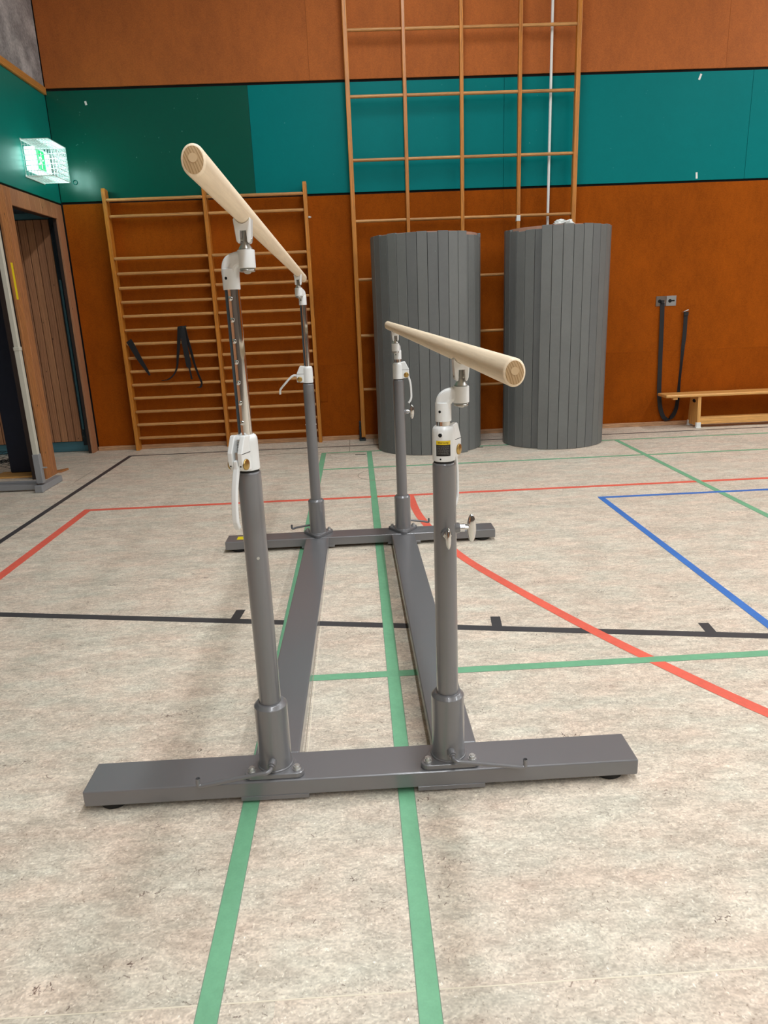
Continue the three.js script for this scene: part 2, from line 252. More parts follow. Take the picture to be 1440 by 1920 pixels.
// left wall: timber lined with two store openings, green band, carpet above
const LX = HALL.x0, op1 = [-5.815, -4.84], op2 = [-4.60, 1.4];
const wlGeo = merge([
  [HALL.z0 - 0.2, op1[0], 0, 2.5], [op1[1], op2[0], 0, 2.5], [op2[1], HALL.z1 + 0.2, 0, 2.5], [op1[0], op1[1], 2.375, 2.5], [op2[0], op2[1], 2.345, 2.5], [HALL.z0 - 0.2, HALL.z1 + 0.2, 2.5, HALL.h],
].map(([z0, z1, y0, y1], i) => { const t = i ? 0.11 : 0.03; return tr(new THREE.BoxGeometry(t, y1 - y0, z1 - z0), LX - 0.02 - t / 2, (y0 + y1) / 2, (z0 + z1) / 2); }));
const wallLeft = struct('wall_left', wlGeo, M.jamb, [0, 0, 0], 'left wall with timber-lined store openings, green band and grey carpet');
function boards(z0, z1, y0, y1, n, mats) { for (let i = 0; i < n; i++) { const w = (z1 - z0) / n; part('plank', uvBox(rbox(0.02, y1 - y0, w - 0.0015, 0.0025), 1, [i * 0.17, i * 0.41]), mats[i % mats.length], wallLeft, [LX - 0.01, (y0 + y1) / 2, z0 + w * (i + 0.5)]); } }
boards(HALL.z0 + 0.012, op1[0], 0, 2.5, 1, [M.planks[1]]);
boards(op1[1], op2[0], 0, 2.5, 2, M.worn);
boards(op1[0], op1[1], 2.36, 2.5, 8, M.planks); boards(op2[0], op2[1], 2.33, 2.5, 48, M.planks); boards(op2[1], HALL.z1, 0, 2.5, 60, M.planks);
for (let i = 0; i < 5; i++) part('wall_panel', uvBox(rbox(0.02, 0.968, 3.05, 0.002), 1, [i * 0.6, 0]), M.sideGreen, wallLeft, [LX - 0.01, 3.002, HALL.z0 + 1.53 + i * 3.054]);
part('timber_trim', uvBox(rbox(0.035, 0.065, D, 0.004), 2), M.trim, wallLeft, [LX + 0.002, 3.522, CZ]);
part('carpet_panel', uvBox(new THREE.BoxGeometry(0.02, HALL.h - 3.557, D), 1), M.carpet, wallLeft, [LX - 0.008, (HALL.h + 3.557) / 2, CZ]);
part('yellow_tape', rbox(0.0015, 0.30, 0.035, 0.0006), M.yellow, wallLeft, [LX + 0.001, 1.73, -4.635]);
struct('wall_right', new THREE.BoxGeometry(0.2, HALL.h, D + 0.4), M.panelling, [HALL.x1 + 0.1, HALL.h / 2, CZ], 'far end wall of the hall');
struct('wall_front', new THREE.BoxGeometry(W + 0.4, HALL.h, 0.2), M.panelling, [CX, HALL.h / 2, HALL.z1 + 0.1], 'long wall of the hall behind the viewer');
struct('ceiling', new THREE.BoxGeometry(W + 0.6, 0.2, D + 0.6), M.ceiling, [CX, HALL.h + 0.1, CZ], 'pale hall ceiling');
// equipment store behind the left wall
struct('wall_store_back', new THREE.BoxGeometry(3.4, 2.7, 0.1), M.store, [LX - 1.83, 1.35, -6.12], 'store room wall beside the open gate');
struct('wall_store_side', new THREE.BoxGeometry(0.1, 2.7, 8.3), M.store, [LX - 3.5, 1.35, -2.0], 'rear wall of the store room');
struct('wall_store_front', new THREE.BoxGeometry(3.4, 2.7, 0.1), M.store, [LX - 1.83, 1.35, 2.1], 'near end wall of the store room');
struct('ceiling_store', new THREE.BoxGeometry(3.4, 0.1, 8.3), M.store, [LX - 1.83, 2.62, -2.0], 'blue-grey store room ceiling');
{ // open gate leaf: planks on a petrol-coloured steel frame
  const gz = -5.99, g = part('door_1', merge([tr(rbox(1.32, 0.11, 0.05, 0.004), -3.635, 0.058, gz), tr(rbox(1.32, 0.06, 0.05, 0.004), -3.635, 2.41, gz), tr(rbox(0.05, 2.36, 0.05, 0.004), -4.27, 1.24, gz)]), M.petrol, scene);
  g.userData = { kind: 'structure', label: 'open store gate leaf of brown planks in a petrol steel frame', category: 'door' };
  for (let i = 0; i < 16; i++) part('plank', uvBox(rbox(0.0705, 2.26, 0.022, 0.004), 1, [i * 0.13, i * 0.29]), M.planks[i % 3], g, [-3.018 - 0.0385 - i * 0.0775, 1.245, gz + 0.03]);
  part('backboard', new THREE.BoxGeometry(1.27, 2.28, 0.01), M.joint, g, [-3.64, 1.245, gz + 0.014]);
  part('stile', rbox(0.05, 2.36, 0.06, 0.004), M.petrolDark, g, [-2.99, 1.25, gz + 0.01]);
  part('counterweight_bar', rbox(0.022, 1.55, 0.02, 0.004), M.petrol, g, [-2.985, 1.02, gz + 0.05]);
  part('hinge_arm', rbox(0.03, 0.5, 0.03, 0.004), M.petrolDark, g, [-2.965, 2.05, gz + 0.06]);
}

// ---------------------------------------------------------------- parallel bars
{
  const bars = thing('parallel_bars', 'grey steel parallel bars with two pale wooden bars set at different heights', 'parallel bars');
  const Z = [0, -2.3], beamX = [-0.0245, -0.010], postX = [[-0.2873, 0.2353], [-0.2706, 0.2520]], top = 0.071, low = 0.020;
  for (let k = 0; k < 2; k++) {
    const b = part('base_beam', rbox(1.639, top - low, 0.139, 0.005, 3), M.grey, bars, [beamX[k], (top + low) / 2, Z[k]]);
    for (const s of [-1, 1]) part('rubber_foot', lathe([[0, -0.02], [0.038, -0.02], [0.0425, -0.017], [0.0435, -0.006], [0.0435, 0], [0, 0]], 28), M.rubber, b, [s * 0.745, -(top - low) / 2, 0.019]);
    for (const x of postX[k]) part('foot_plate', rbox(0.2, 0.014, 0.1425, 0.001), M.grey, b, [x - beamX[k], -(top - low) / 2 - 0.0035, 0]);
    if (k) part('yellow_sticker', rbox(0.04, 0.0008, 0.06, 0.0003), M.yellow, b, [-0.735, (top - low) / 2 + 0.0004, 0.0]);
  }
  for (const [x0, x1] of [[-0.292, -0.272], [0.262, 0.246]]) {
    const L = 2.3 - 0.139, g = rbox(0.139, top - low - 0.001, L + 0.002, 0.006, 3); const m = part('side_rail', g, M.grey, bars, [(x0 + x1) / 2, (top + low) / 2 - 0.0004, -1.15], [0, Math.atan2(x0 - x1, L), 0]);
  }
  // bars
  const ends = [{ a: [-0.2335, 1.631, 0.6], b: [-0.2969, 1.592, -2.9] }, { a: [0.2914, 1.272, 0.6], b: [0.2280, 1.281, -2.9] }];
  const endTex = canvasTex(256, 256, (c, w, h) => { c.fillStyle = '#b6976f'; c.fillRect(0, 0, w, h); const r = rng(5); for (let i = -4; i < 26; i++) { c.strokeStyle = i % 2 ? '#9a7a50' : '#c4a67c'; c.lineWidth = 3 + r() * 4; c.beginPath(); const x = i * 12 + r() * 5; c.moveTo(x - 60, -10); c.quadraticCurveTo(x + 8, 110, x + 46, 270); c.stroke(); } });
  const endMat = S({ map: endTex, roughness: 0.65 }), plugMat = S({ color: 0xcdb088, roughness: 0.6 });
  const barAt = (e, z) => { const t = (0.6 - z) / 3.5; return [e.a[0] + (e.b[0] - e.a[0]) * t, e.a[1] + (e.b[1] - e.a[1]) * t]; };
  for (const e of ends) {
    const A = new THREE.Vector3(...e.a), B = new THREE.Vector3(...e.b), L = A.distanceTo(B), H = L / 2, R = 1, rr = 0.006;
    const prof = [[0, -H]]; for (let i = 0; i <= 6; i++) { const t = i / 6 * Math.PI / 2; prof.push([0.0205 - rr + rr * Math.sin(t), -H + rr - rr * Math.cos(t)]); }
    const full = [...prof, ...prof.slice().reverse().map(p => [p[0], -p[1]])], g = lathe(full, 48);
    { const P = g.attributes.position, U = g.attributes.uv; for (let i = 0; i < P.count; i++) U.setXY(i, U.getX(i) * 0.16, P.getY(i)); }
    g.scale(1, 1, 1.255); g.rotateX(-Math.PI / 2); g.rotateZ(0); // y axis -> -z .. bar along z, 41 x 51 mm
    g.computeVertexNormals();
    const m = part('bar', g, M.beech, bars, [(e.a[0] + e.b[0]) / 2, (e.a[1] + e.b[1]) / 2, (e.a[2] + e.b[2]) / 2]);
    m.lookAt(m.position.clone().add(A.clone().sub(B)));
    for (const s of [1, -1]) {
      const cap = new THREE.SphereGeometry(0.06, 32, 8, 0, Math.PI * 2, 0, Math.asin(0.0165 / 0.06)); cap.translate(0, -0.06 * Math.cos(Math.asin(0.0165 / 0.06)), 0); cap.scale(1, 0.7, 1.255 * 1.02); cap.rotateX(Math.PI / 2); if (s < 0) cap.rotateY(Math.PI);
      { const P = cap.attributes.position, U = cap.attributes.uv; for (let i = 0; i < P.count; i++) U.setXY(i, 0.5 + P.getX(i) / 0.05, 0.5 + P.getY(i) / 0.05); }
      part('end_grain', cap, endMat, m, [0, 0, s * (H + 0.0002)]);
      part('end_plug', new THREE.CylinderGeometry(0.0072, 0.0072, 0.0022, 24).rotateX(Math.PI / 2), plugMat, m, [0, 0.003, s * (H + 0.0014)]);
    }
  }
  // posts
  const labelTex = canvasTex(256, 256, (c, w, h) => { c.fillStyle = '#141414'; c.fillRect(0, 0, w, h); c.fillStyle = '#e2c21a'; c.fillRect(0, 0, w, 66); c.fillStyle = '#4a3a06'; c.font = 'bold 42px sans-serif'; c.textAlign = 'center'; c.fillText('Warnung', w / 2, 48); const r = rng(9); c.fillStyle = '#8c8a88'; for (let y = 88; y < 236; y += 17) { let x = 16; while (x < 236) { const l = 10 + r() * 34; if (x + l < 242) c.fillRect(x, y, l, 4); x += l + 7; } } });
  const posts = [
    { k: 0, s: 0, dx: 0.0440, dz: 0.012, front: [-0.38, 0.925], lever: 'down', holes: 7, screw: [0.05, 1, 0.75] },
    { k: 0, s: 1, dx: 0.0455, dz: 0.012, front: [0.55, -0.83], lever: 'down', knobs: [[0, 1, 0.795], [1, 0.06, 0.8]], label: true },
    { k: 1, s: 0, dx: -0.0155, dz: 0.042, front: [-1, 0.02], lever: 'open', screws: 1 },
    { k: 1, s: 1, dx: -0.0130, dz: 0.042, front: [1, 0.05], lever: 'down', knobs: [[1, 0.06, 0.8]] },
  ];
  const outline = (path, t) => { const L = [], R = [], n = path.length; for (let i = 0; i < n; i++) { const a = path[Math.max(0, i - 1)], b = path[Math.min(n - 1, i + 1)], d = Math.hypot(b[0] - a[0], b[1] - a[1]), nx = -(b[1] - a[1]) / d, ny = (b[0] - a[0]) / d, w = typeof t === 'number' ? t : t[i]; L.push([path[i][0] + nx * w, path[i][1] + ny * w]); R.unshift([path[i][0] - nx * w, path[i][1] - ny * w]); } return [...L, ...R]; };
  for (const q of posts) {
    const x = postX[q.k][q.s], z = Z[q.k], side = q.k ? -1 : 1, e = ends[q.s], yB = barAt(e, z + q.dz)[1], yC1 = yB - 0.085, yC0 = yC1 - 0.043, yE = yB - 0.176;
    const p = part('post', lathe([[0.026, 0.10], [0.0315, 0.10], [0.0315, 0.978], [0.0305, 0.984], [0.0285, 0.987], [0.022, 0.987]]), M.grey, bars, [x, 0, z]);
    part('socket', lathe([[0.0315, 0.087], [0.053, 0.087], [0.0500, 0.094], [0.0488, 0.104], [0.0485, 0.110], [0.0485, 0.2845], [0.0483, 0.2862], [0.0475, 0.2878], [0.0400, 0.2955], [0.0390, 0.2962], [0.0375, 0.2968], [0.0318, 0.2975]]), M.grey, p);
    { // rounded triangular foot flange, two bolts on the outer side
      const c = [[-0.066, 0.040, 0.022], [0.066, 0.040, 0.022], [0, -0.052, 0.026]], s = new THREE.Shape(), P = [];
      for (let i = 0; i < 3; i++) { const a = c[i], b = c[(i + 2) % 3], n = c[(i + 1) % 3]; const a0 = Math.atan2(-(a[0] - b[0]), (a[1] - b[1])) + Math.PI, a1 = Math.atan2(-(n[0] - a[0]), (n[1] - a[1])) + Math.PI; let d = a1 - a0; while (d > Math.PI) d -= 2 * Math.PI; while (d < -Math.PI) d += 2 * Math.PI; for (let k = 0; k <= 8; k++) { const an = a0 + d * k / 8; P.push([a[0] + Math.cos(an) * a[2], a[1] + Math.sin(an) * a[2]]); } }
      const cen = [0, 0.01]; const hull = P; hull.sort((u, v) => Math.atan2(u[1] - cen[1], u[0] - cen[0]) - Math.atan2(v[1] - cen[1], v[0] - cen[0]));
      const g = extrude(hull, 0.0165, 0.003).rotateX(Math.PI / 2); if (side < 0) g.rotateY(Math.PI);
      part('foot_flange', g, M.grey, p, [0, 0.0793, 0]);
      for (const sx of [-1, 1]) part('hex_bolt', merge([new THREE.CylinderGeometry(0.0125, 0.0125, 0.003, 24).translate(0, 0.0015, 0), new THREE.CylinderGeometry(0.0105, 0.0105, 0.009, 6).translate(0, 0.0075, 0), new THREE.CylinderGeometry(0.006, 0.0065, 0.004, 16).translate(0, 0.0138, 0)]), M.zinc, p, [sx * 0.066, 0.0875, 0.040 * side], [0, sx * 0.4 + 0.2, 0]);
      part('weld_bead', new THREE.TorusGeometry(0.0505, 0.004, 8, 40).rotateX(Math.PI / 2), M.grey, p, [0, 0.0885, 0]);
    }
    { // eccentric lever with its boss
      const s = q.s ? 1 : -1, dy = q.k ? 0.012 : 0, far = q.k ? 0.165 : 0.215;
      const boss = part('lever_boss', merge([cylBetween([0, 0.125, 0.03 * side], [s * 0.004, 0.118, 0.064 * side], 0.0125, 20), cylBetween([s * 0.004, 0.118, 0.062 * side], [s * 0.005, 0.1165, 0.069 * side], 0.0095, 20)]), M.grey, p);
      part('foot_lever', tube([[s * 0.004, 0.119, 0.055 * side], [s * 0.006, 0.114, 0.075 * side], [s * 0.016, 0.112, 0.085 * side], [s * 0.05, 0.1075, 0.086 * side], [s * far * 0.8, 0.085 + dy, 0.083 * side], [s * (far - 0.008), 0.0785 + dy, 0.0815 * side], [s * far, 0.0805 + dy, 0.081 * side], [s * (far + 0.002), 0.0885 + dy, 0.0805 * side], [s * (far + 0.001), 0.103 + dy, 0.079 * side]], 0.0064, 80, 12), M.grey, p);
    }
    part('inner_tube', lathe([[0.0185, 0.95], [0.0185, yE + 0.03]]), M.chrome, p);
    const F = new THREE.Vector3(q.front[0], 0, q.front[1]).normalize(), yaw = Math.atan2(-F.z, F.x); // local +x -> front
    { // clamp head: body, two cheeks with a slot between them
      const body = lathe([[0.0195, 0.992], [0.0280, 0.992], [0.0305, 0.994], [0.0305, 1.068], [0.0295, 1.077], [0.0265, 1.083], [0.0225, 1.086], [0.019, 1.086]]);
      const ch = new THREE.Shape(); ch.moveTo(0.012, 0.996); ch.lineTo(0.040, 0.996); ch.quadraticCurveTo(0.054, 0.996, 0.061, 1.014); ch.lineTo(0.0625, 1.024); ch.lineTo(0.0625, 1.046); ch.lineTo(0.043, 1.086); ch.quadraticCurveTo(0.040, 1.090, 0.034, 1.089); ch.lineTo(0.012, 1.086); ch.closePath();
      const cheeks = [-1, 1].map(s => extrude(ch, 0.0145, 0.003, 6).translate(0, 0, s * 0.0148));
      part('clamp_head', merge([body, ...cheeks]).rotateY(yaw), M.white, p);
      for (const s of [-1, 1]) part('clamp_seam', new THREE.BoxGeometry(0.052, 0.0016, 0.0004).translate(0.037, 1.0445, s * 0.0222).rotateY(yaw), M.rubber, p);
      part('clamp_collar', new THREE.CylinderGeometry(0.0275, 0.0275, 0.007, 36), M.rubber, p, [0, 0.9895, 0]);
      part('ratchet', merge([tr(rbox(0.012, 0.02, 0.012, 0.001), 0.046, 1.036, 0), ...[0, 1, 2, 3].map(i => tr(rbox(0.006, 0.004, 0.012, 0.0008), 0.035 - i * 0.001, 1.052 + i * 0.0075, 0))]).rotateY(yaw), M.steel, p);
      for (const s of [-1, 1]) part('pivot_disc', lathe([[0, 0.0045], [0.005, 0.0045], [0.0055, 0.003], [0.0125, 0.0025], [0.0145, 0.0015], [0.0150, -0.002], [0, -0.002]], 28).rotateX(s * Math.PI / 2).translate(0.046, 1.015, s * 0.0228).rotateY(yaw), M.brass, p);
      const pathD = [[0.044, 1.026], [0.054, 1.010], [0.064, 0.985], [0.0695, 0.955], [0.0715, 0.915], [0.071, 0.882], [0.066, 0.866], [0.055, 0.851]], pathF = [[0.044, 1.026], [0.056, 1.008], [0.068, 0.980], [0.077, 0.950], [0.083, 0.915], [0.086, 0.885], [0.0855, 0.868], [0.078, 0.850]], pathO = [[0.044, 1.020], [0.062, 1.034], [0.082, 1.036], [0.104, 1.021], [0.130, 0.995], [0.152, 0.972], [0.163, 0.958], [0.166, 0.932]];
      const lg = extrude(outline(smoothPts((q.lever === 'open' ? pathO : q.holes ? pathF : pathD).map(v => [v[0], v[1], 0]), 26), 0.0058), 0.0165, 0.0035, 4);
      part('clamp_lever', merge([lg, tr(rbox(0.024, 0.03, 0.0125, 0.004), 0.052, 1.012, 0)]).rotateY(yaw), M.white, p);
      const dots = [-1, 0, 1].map(s => cylBetween([0.061, 1.012, s * 0.0148], [0.0618, 1.012, s * 0.0148], 0.0021, 12)); if (q.lever === 'down') for (const k of [0, 2]) part('screw_hole', dots[k].rotateY(yaw), M.hole, p);
    }
    for (let i = 0; i < (q.holes || 0); i++) part('lock_stud', lathe([[0, 0.0025], [0.0025, 0.0022], [0.003, 0.001], [0.0052, 0.0016], [0.006, 0], [0.006, -0.002]], 18).rotateX(Math.PI / 2).rotateY(-0.19), M.chrome, p, [-0.19 * 0.0184, 1.118 + i * 0.0516, 0.982 * 0.0184]);
    if (q.label) {
      const a = Math.atan2(-0.02, 1), cyl = new THREE.CylinderGeometry(0.0309, 0.0309, 0.041, 24, 1, true, a - 0.80, 1.30); cyl.translate(0, 1.029, 0); part('warning_label', cyl, S({ map: labelTex, roughness: 0.4 }), p).userData.label = 'yellow and black warning label';
      const hole = (an, y, r, n, m, l) => part(n, cylBetween([Math.sin(an) * 0.029, y, Math.cos(an) * 0.029], [Math.sin(an) * l, y, Math.cos(an) * l], r, 20), m, p);
      hole(-0.42, 1.064, 0.0078, 'bore_rim', M.white, 0.0315); hole(-0.42, 1.064, 0.0052, 'bore', M.hole, 0.0318); hole(-0.42, 1.0, 0.0022, 'screw_hole', M.hole, 0.0308);
    }
    { // swivel arm from the inner tube to the bar pivot
      const off = Math.hypot(q.dx, q.dz), yw = Math.atan2(-q.dz, q.dx), yS = yE + 0.050;
      const sh = new THREE.Shape(); sh.moveTo(-0.0195, yS - 0.008); sh.bezierCurveTo(-0.0185, yS + 0.028, off - 0.046, yC1 - 0.002, off, yC1 - 0.002); sh.lineTo(off, yC0 + 0.006); sh.bezierCurveTo(off - 0.018, yC0 + 0.004, 0.0195, yS + 0.002, 0.0195, yS - 0.016); sh.lineTo(-0.0195, yS - 0.016); sh.closePath();
      const arm = extrude(sh, 0.033, 0.009, 16), sleeve = lathe([[0.0188, yE], [0.0205, yE], [0.0213, yE + 0.002], [0.0213, yS - 0.0025], [0.0207, yS - 0.0008], [0.0195, yS], [0, yS]]), cyl = lathe([[0, yC0], [0.0195, yC0], [0.0213, yC0 + 0.002], [0.0213, yC1 - 0.0015], [0.0198, yC1], [0, yC1]]).translate(off, 0, 0);
      part('swivel_arm', merge([arm, sleeve, cyl]).rotateY(yw), M.white, p);
      const c = [q.dx, 0, q.dz];
      part('swivel_nut', merge([lathe([[0, -0.0085], [0.017, -0.0085], [0.0192, -0.007], [0.0192, 0], [0, 0]], 12), lathe([[0, -0.0135], [0.006, -0.0125], [0.0095, -0.009], [0.0095, -0.008], [0, -0.008]], 24)]), M.steel, p, [c[0], yC0, c[2]]);
      part('arm_bore', cylBetween(q.s ? [-0.0105, yE + 0.027, 0.0165] : [-0.0085, yE + 0.027, 0.0175], q.s ? [-0.0118, yE + 0.027, 0.0182] : [-0.0094, yE + 0.027, 0.0197], 0.0036, 16), M.hole, p);
      part('swivel_stem', merge([lathe([[0, 0], [0.0175, 0], [0.0165, 0.004], [0.009, 0.017], [0.0062, 0.020], [0.0062, 0.066], [0, 0.066]], 28)]), M.steel, p, [c[0], yC1 - 0.001, c[2]]);
      const f = new THREE.Shape(), by = yB - 0.0262; f.moveTo(-0.0175, by + 0.013); f.quadraticCurveTo(-0.0125, by + 0.001, 0, by - 0.0005); f.quadraticCurveTo(0.0125, by + 0.001, 0.0175, by + 0.013); f.lineTo(0.0215, by + 0.010); f.lineTo(0.0195, by - 0.012); f.lineTo(0.0175, by - 0.036); f.quadraticCurveTo(0.0155, by - 0.044, 0.0115, by - 0.045); f.lineTo(0.0088, by - 0.042); f.lineTo(0.0075, by - 0.016); f.lineTo(-0.0075, by - 0.016); f.lineTo(-0.0088, by - 0.042); f.lineTo(-0.0115, by - 0.045); f.quadraticCurveTo(-0.0155, by - 0.044, -0.0175, by - 0.036); f.lineTo(-0.0195, by - 0.012); f.lineTo(-0.0215, by + 0.010); f.closePath();
      const bx = barAt(e, z + q.dz)[0] - x;
      part('bar_fork', extrude(f, 0.040, 0.002, 8), M.white, p, [bx, 0, c[2]]);
      part('fork_pin', cylBetween([bx - 0.019, yB - 0.062, c[2]], [bx + 0.019, yB - 0.062, c[2]], 0.0045, 14), M.steel, p);
    }
    for (const [kx, kz, y] of q.knobs || []) { // clamping screw: hex boss and a lens-shaped wing handle
      const n = Math.hypot(kx, kz), ux = kx / n, uz = kz / n, ya = Math.atan2(-uz, ux);
      part('screw_boss', merge([cylBetween([0.024, y, 0], [0.040, y, 0], 0.0165, 24, 0.0135), cylBetween([0.039, y, 0], [0.042, y, 0], 0.0105, 20)]).rotateY(ya), M.grey, p);
      part('hex_nut', merge([new THREE.CylinderGeometry(0.0115, 0.0115, 0.013, 6).rotateZ(Math.PI / 2).translate(0.0475, y, 0), cylBetween([0.05, y, 0], [0.066, y, 0], 0.006, 14)]).rotateY(ya), M.chrome, p);
      const w = new THREE.SphereGeometry(1, 28, 20).scale(0.0125, kz > 0.5 ? 0.031 : 0.041, 0.0075); part('wing_handle', w, M.chrome, p, [ux * 0.073, y - 0.002, uz * 0.073], [0, ya, 0]);
    }
    if (q.screw) part('set_screw', cylBetween([0.008, q.screw[2], 0.0300], [0.0083, q.screw[2], 0.0318], 0.0042, 14), M.zinc, p);
    if (q.screws) for (const s of [-1, 1]) part('set_screw', cylBetween([s * 0.029, 0.75, 0.006], [s * 0.0325, 0.75, 0.006], 0.004, 12), M.zinc, p);
  }
}

// ---------------------------------------------------------------- wall bars and climbing grid
{
  const t = thing('wall_bars', 'double section of honey-coloured wooden wall bars mounted beside the store opening', 'wall bars');
  const X = [-2.405, -1.42, -0.42], Y = [2.52, 2.37, 1.97, 1.825, 1.685, 1.545, 1.405, 1.265, 1.125, 0.98, 0.84, 0.70, 0.56, 0.415, 0.275, 0.13];
  X.forEach((x, i) => { const s = [[-0.10, 0], [0, 0], [0, 2.60], [-0.012, 2.63], [-0.10, 2.62]]; const g = uvBox(extrude(s, 0.038, 0.003).rotateY(-Math.PI / 2), 1, [i * 0.2, i * 0.5]); part('upright', g.rotateY(0), M.honey[i % 2], t, [x, 0, -5.848]); });
  for (let f = 0; f < 2; f++) Y.forEach((y, i) => { const L = X[f + 1] - X[f] - 0.036, g = uvBox(rbox(L, 0.030, 0.038, 0.013, 4), 0, [i * 0.23, i * 0.61 + f]); part('rung', g, M.rung[(i + f) % 2], t, [(X[f] + X[f + 1]) / 2, y, i === 2 || i === 0 ? -5.862 : -5.885]); });
  part('wall_bolt', merge([cylBetween([0, 0, 0], [0.02, 0, 0], 0.012, 16), cylBetween([0.02, 0, 0], [0.028, 0, 0], 0.007, 12)]), M.zinc, t, [-0.40, 2.3, -5.89]);
}
{
  const t = thing('climbing_grid', 'tall honey-coloured wooden climbing grid of square fields fixed to the wall', 'climbing frame');
  const X = [0.055, 0.607, 1.160, 1.730, 2.295], z = -5.86, H = 5.1;
  X.forEach((x, i) => { part('upright', uvBox(rbox(i % 4 ? 0.036 : 0.044, H - 0.02, i % 4 ? 0.05 : 0.06, 0.006), 1, [i * 0.3, i * 0.7]), M.honey[i % 2], t, [x, H / 2 + 0.03, z]); });
  for (let k = 1; k <= 8; k++) for (let f = 0; f < 4; f++) { const L = X[f + 1] - X[f] - 0.034; part('rung', uvBox(new THREE.CylinderGeometry(0.0155, 0.0155, L, 16).rotateZ(Math.PI / 2), 0, [k * 0.3, f + k * 0.37]), M.rung[(k + f) % 2], t, [(X[f] + X[f + 1]) / 2, 0.562 * k - 0.008, z + 0.004]); }
  const h = part('floor_hinge', merge([tr(rbox(0.022, 0.2, 0.03, 0.003), -0.034, 0.115, 0), tr(rbox(0.07, 0.02, 0.07, 0.004), -0.012, 0.012, 0), ...[0.05, 0.11, 0.17].map(y => cylBetween([-0.034, y, 0.016], [-0.034, y + 0.035, 0.016], 0.011, 14))]), M.petrolDark, t, [X[0], 0, z]);
  part('tape_wrap', rbox(0.041, 0.06, 0.055, 0.006), M.whitePlastic, t, [1.730, 2.215, z]);
}
solo('steel_pole', 'slim white steel pole standing upright behind the climbing grid', 'pole', merge([cylBetween([0, 0.0, 0], [0, 5.2, 0], 0.0135, 18), cylBetween([0, 0, 0], [0, 0.02, 0], 0.03, 18)]), M.whitePlastic, [2.05, 0, -5.915]);

// ---------------------------------------------------------------- rolled slatted mats
function rolledMat(label, cx, cz, rx, rz, tail, dir, height) {
  const t = thing('rolled_mat', label, 'gym mat', [cx, 0, cz], 'rolled grey slatted mats');
  const pitch = 0.040, width = 0.0945, r = rng(Math.round(cx * 1000));
  const at = (s) => { const a = tail + dir * s, k = pitch * s / (2 * Math.PI); return [Math.cos(a) * (rx - k), Math.sin(a) * (rz - k)]; };
  const stepFrom = (s, len) => { let d = len / rx; for (let i = 0; i < 8; i++) { const p = at(s), q = at(s + d), l = Math.hypot(q[0] - p[0], q[1] - p[1]); d *= len / l; } return s + d; };
  const geos = {}; let s = 0, i = 0; const inner = [], path = [];
  while (s < 2 * Math.PI * 2.6) {
    const n = stepFrom(s, width), p = at(s), q = at(n), mx = (p[0] + q[0]) / 2, mz = (p[1] + q[1]) / 2, ang = Math.atan2(-(q[1] - p[1]), q[0] - p[0]);
    const hv = height + [0, -0.004, 0.003, -0.007, 0.002][i % 5] - (s > 5.4 ? 0.026 : 0), key = i % 5 + (s > 5.4 ? 5 : 0);
    if (s < 2 * Math.PI * 1.12) { geos[key] = geos[key] || uvBox(rbox(width * 0.984, hv, 0.030, 0.0035, 2), 1, [key * 0.19, key * 0.3]); part('slat', geos[key], M.slat[Math.floor(r() * 3)], t, [mx, hv / 2 + 0.002, mz], [0, ang, 0]); }
    else inner.push(new THREE.BoxGeometry(width * 0.98, height - 0.004, 0.030).rotateY(ang).translate(mx, height / 2, mz));
    path.push(p); s = n; i++;
  }
  part('inner_layers', merge(inner), M.slat[1], t);
  const bp = path.slice(0, Math.ceil(path.length * 0.45)).map(p => { const l = Math.hypot(p[0], p[1]); return [p[0] * (1 - 0.018 / l), height / 2 + 0.005, p[1] * (1 - 0.018 / l)]; });
  part('backing', ribbon(bp, bp.map(() => height - 0.002), bp.map(() => [0, 1, 0]), 0.005), M.backing, t);
  return t;
}
rolledMat('grey slatted mat roll with its loose end at the right, nearer the wall bars', 0.735, -5.34, 0.535, 0.455, 0.92, 1, 2.03);
rolledMat('grey slatted mat roll with white wrap on top, nearer the bench', 1.985, -5.34, 0.510, 0.455, 2.06, -1, 2.05);
{ // crumpled plastic wrap on top of the second roll
  const g = new THREE.IcosahedronGeometry(0.07, 4), P = g.attributes.position, L = lattice(7, 9, 9); for (let i = 0; i < P.count; i++) { const x = P.getX(i), y = P.getY(i), z = P.getZ(i), n = 1 + 0.9 * sample(L, x * 6 + z * 3, y * 7 - z * 5) + 0.4 * sample(L, x * 17, z * 15 + y * 9); P.setXYZ(i, x * n * 1.25, Math.max(-0.001, y * n * 0.62), z * n); } g.computeVertexNormals();
  solo('plastic_wrap', 'crumpled white plastic wrap lying on top of a mat roll', 'wrapper', g, M.whitePlastic, [1.96, 2.054, -5.02]);
}

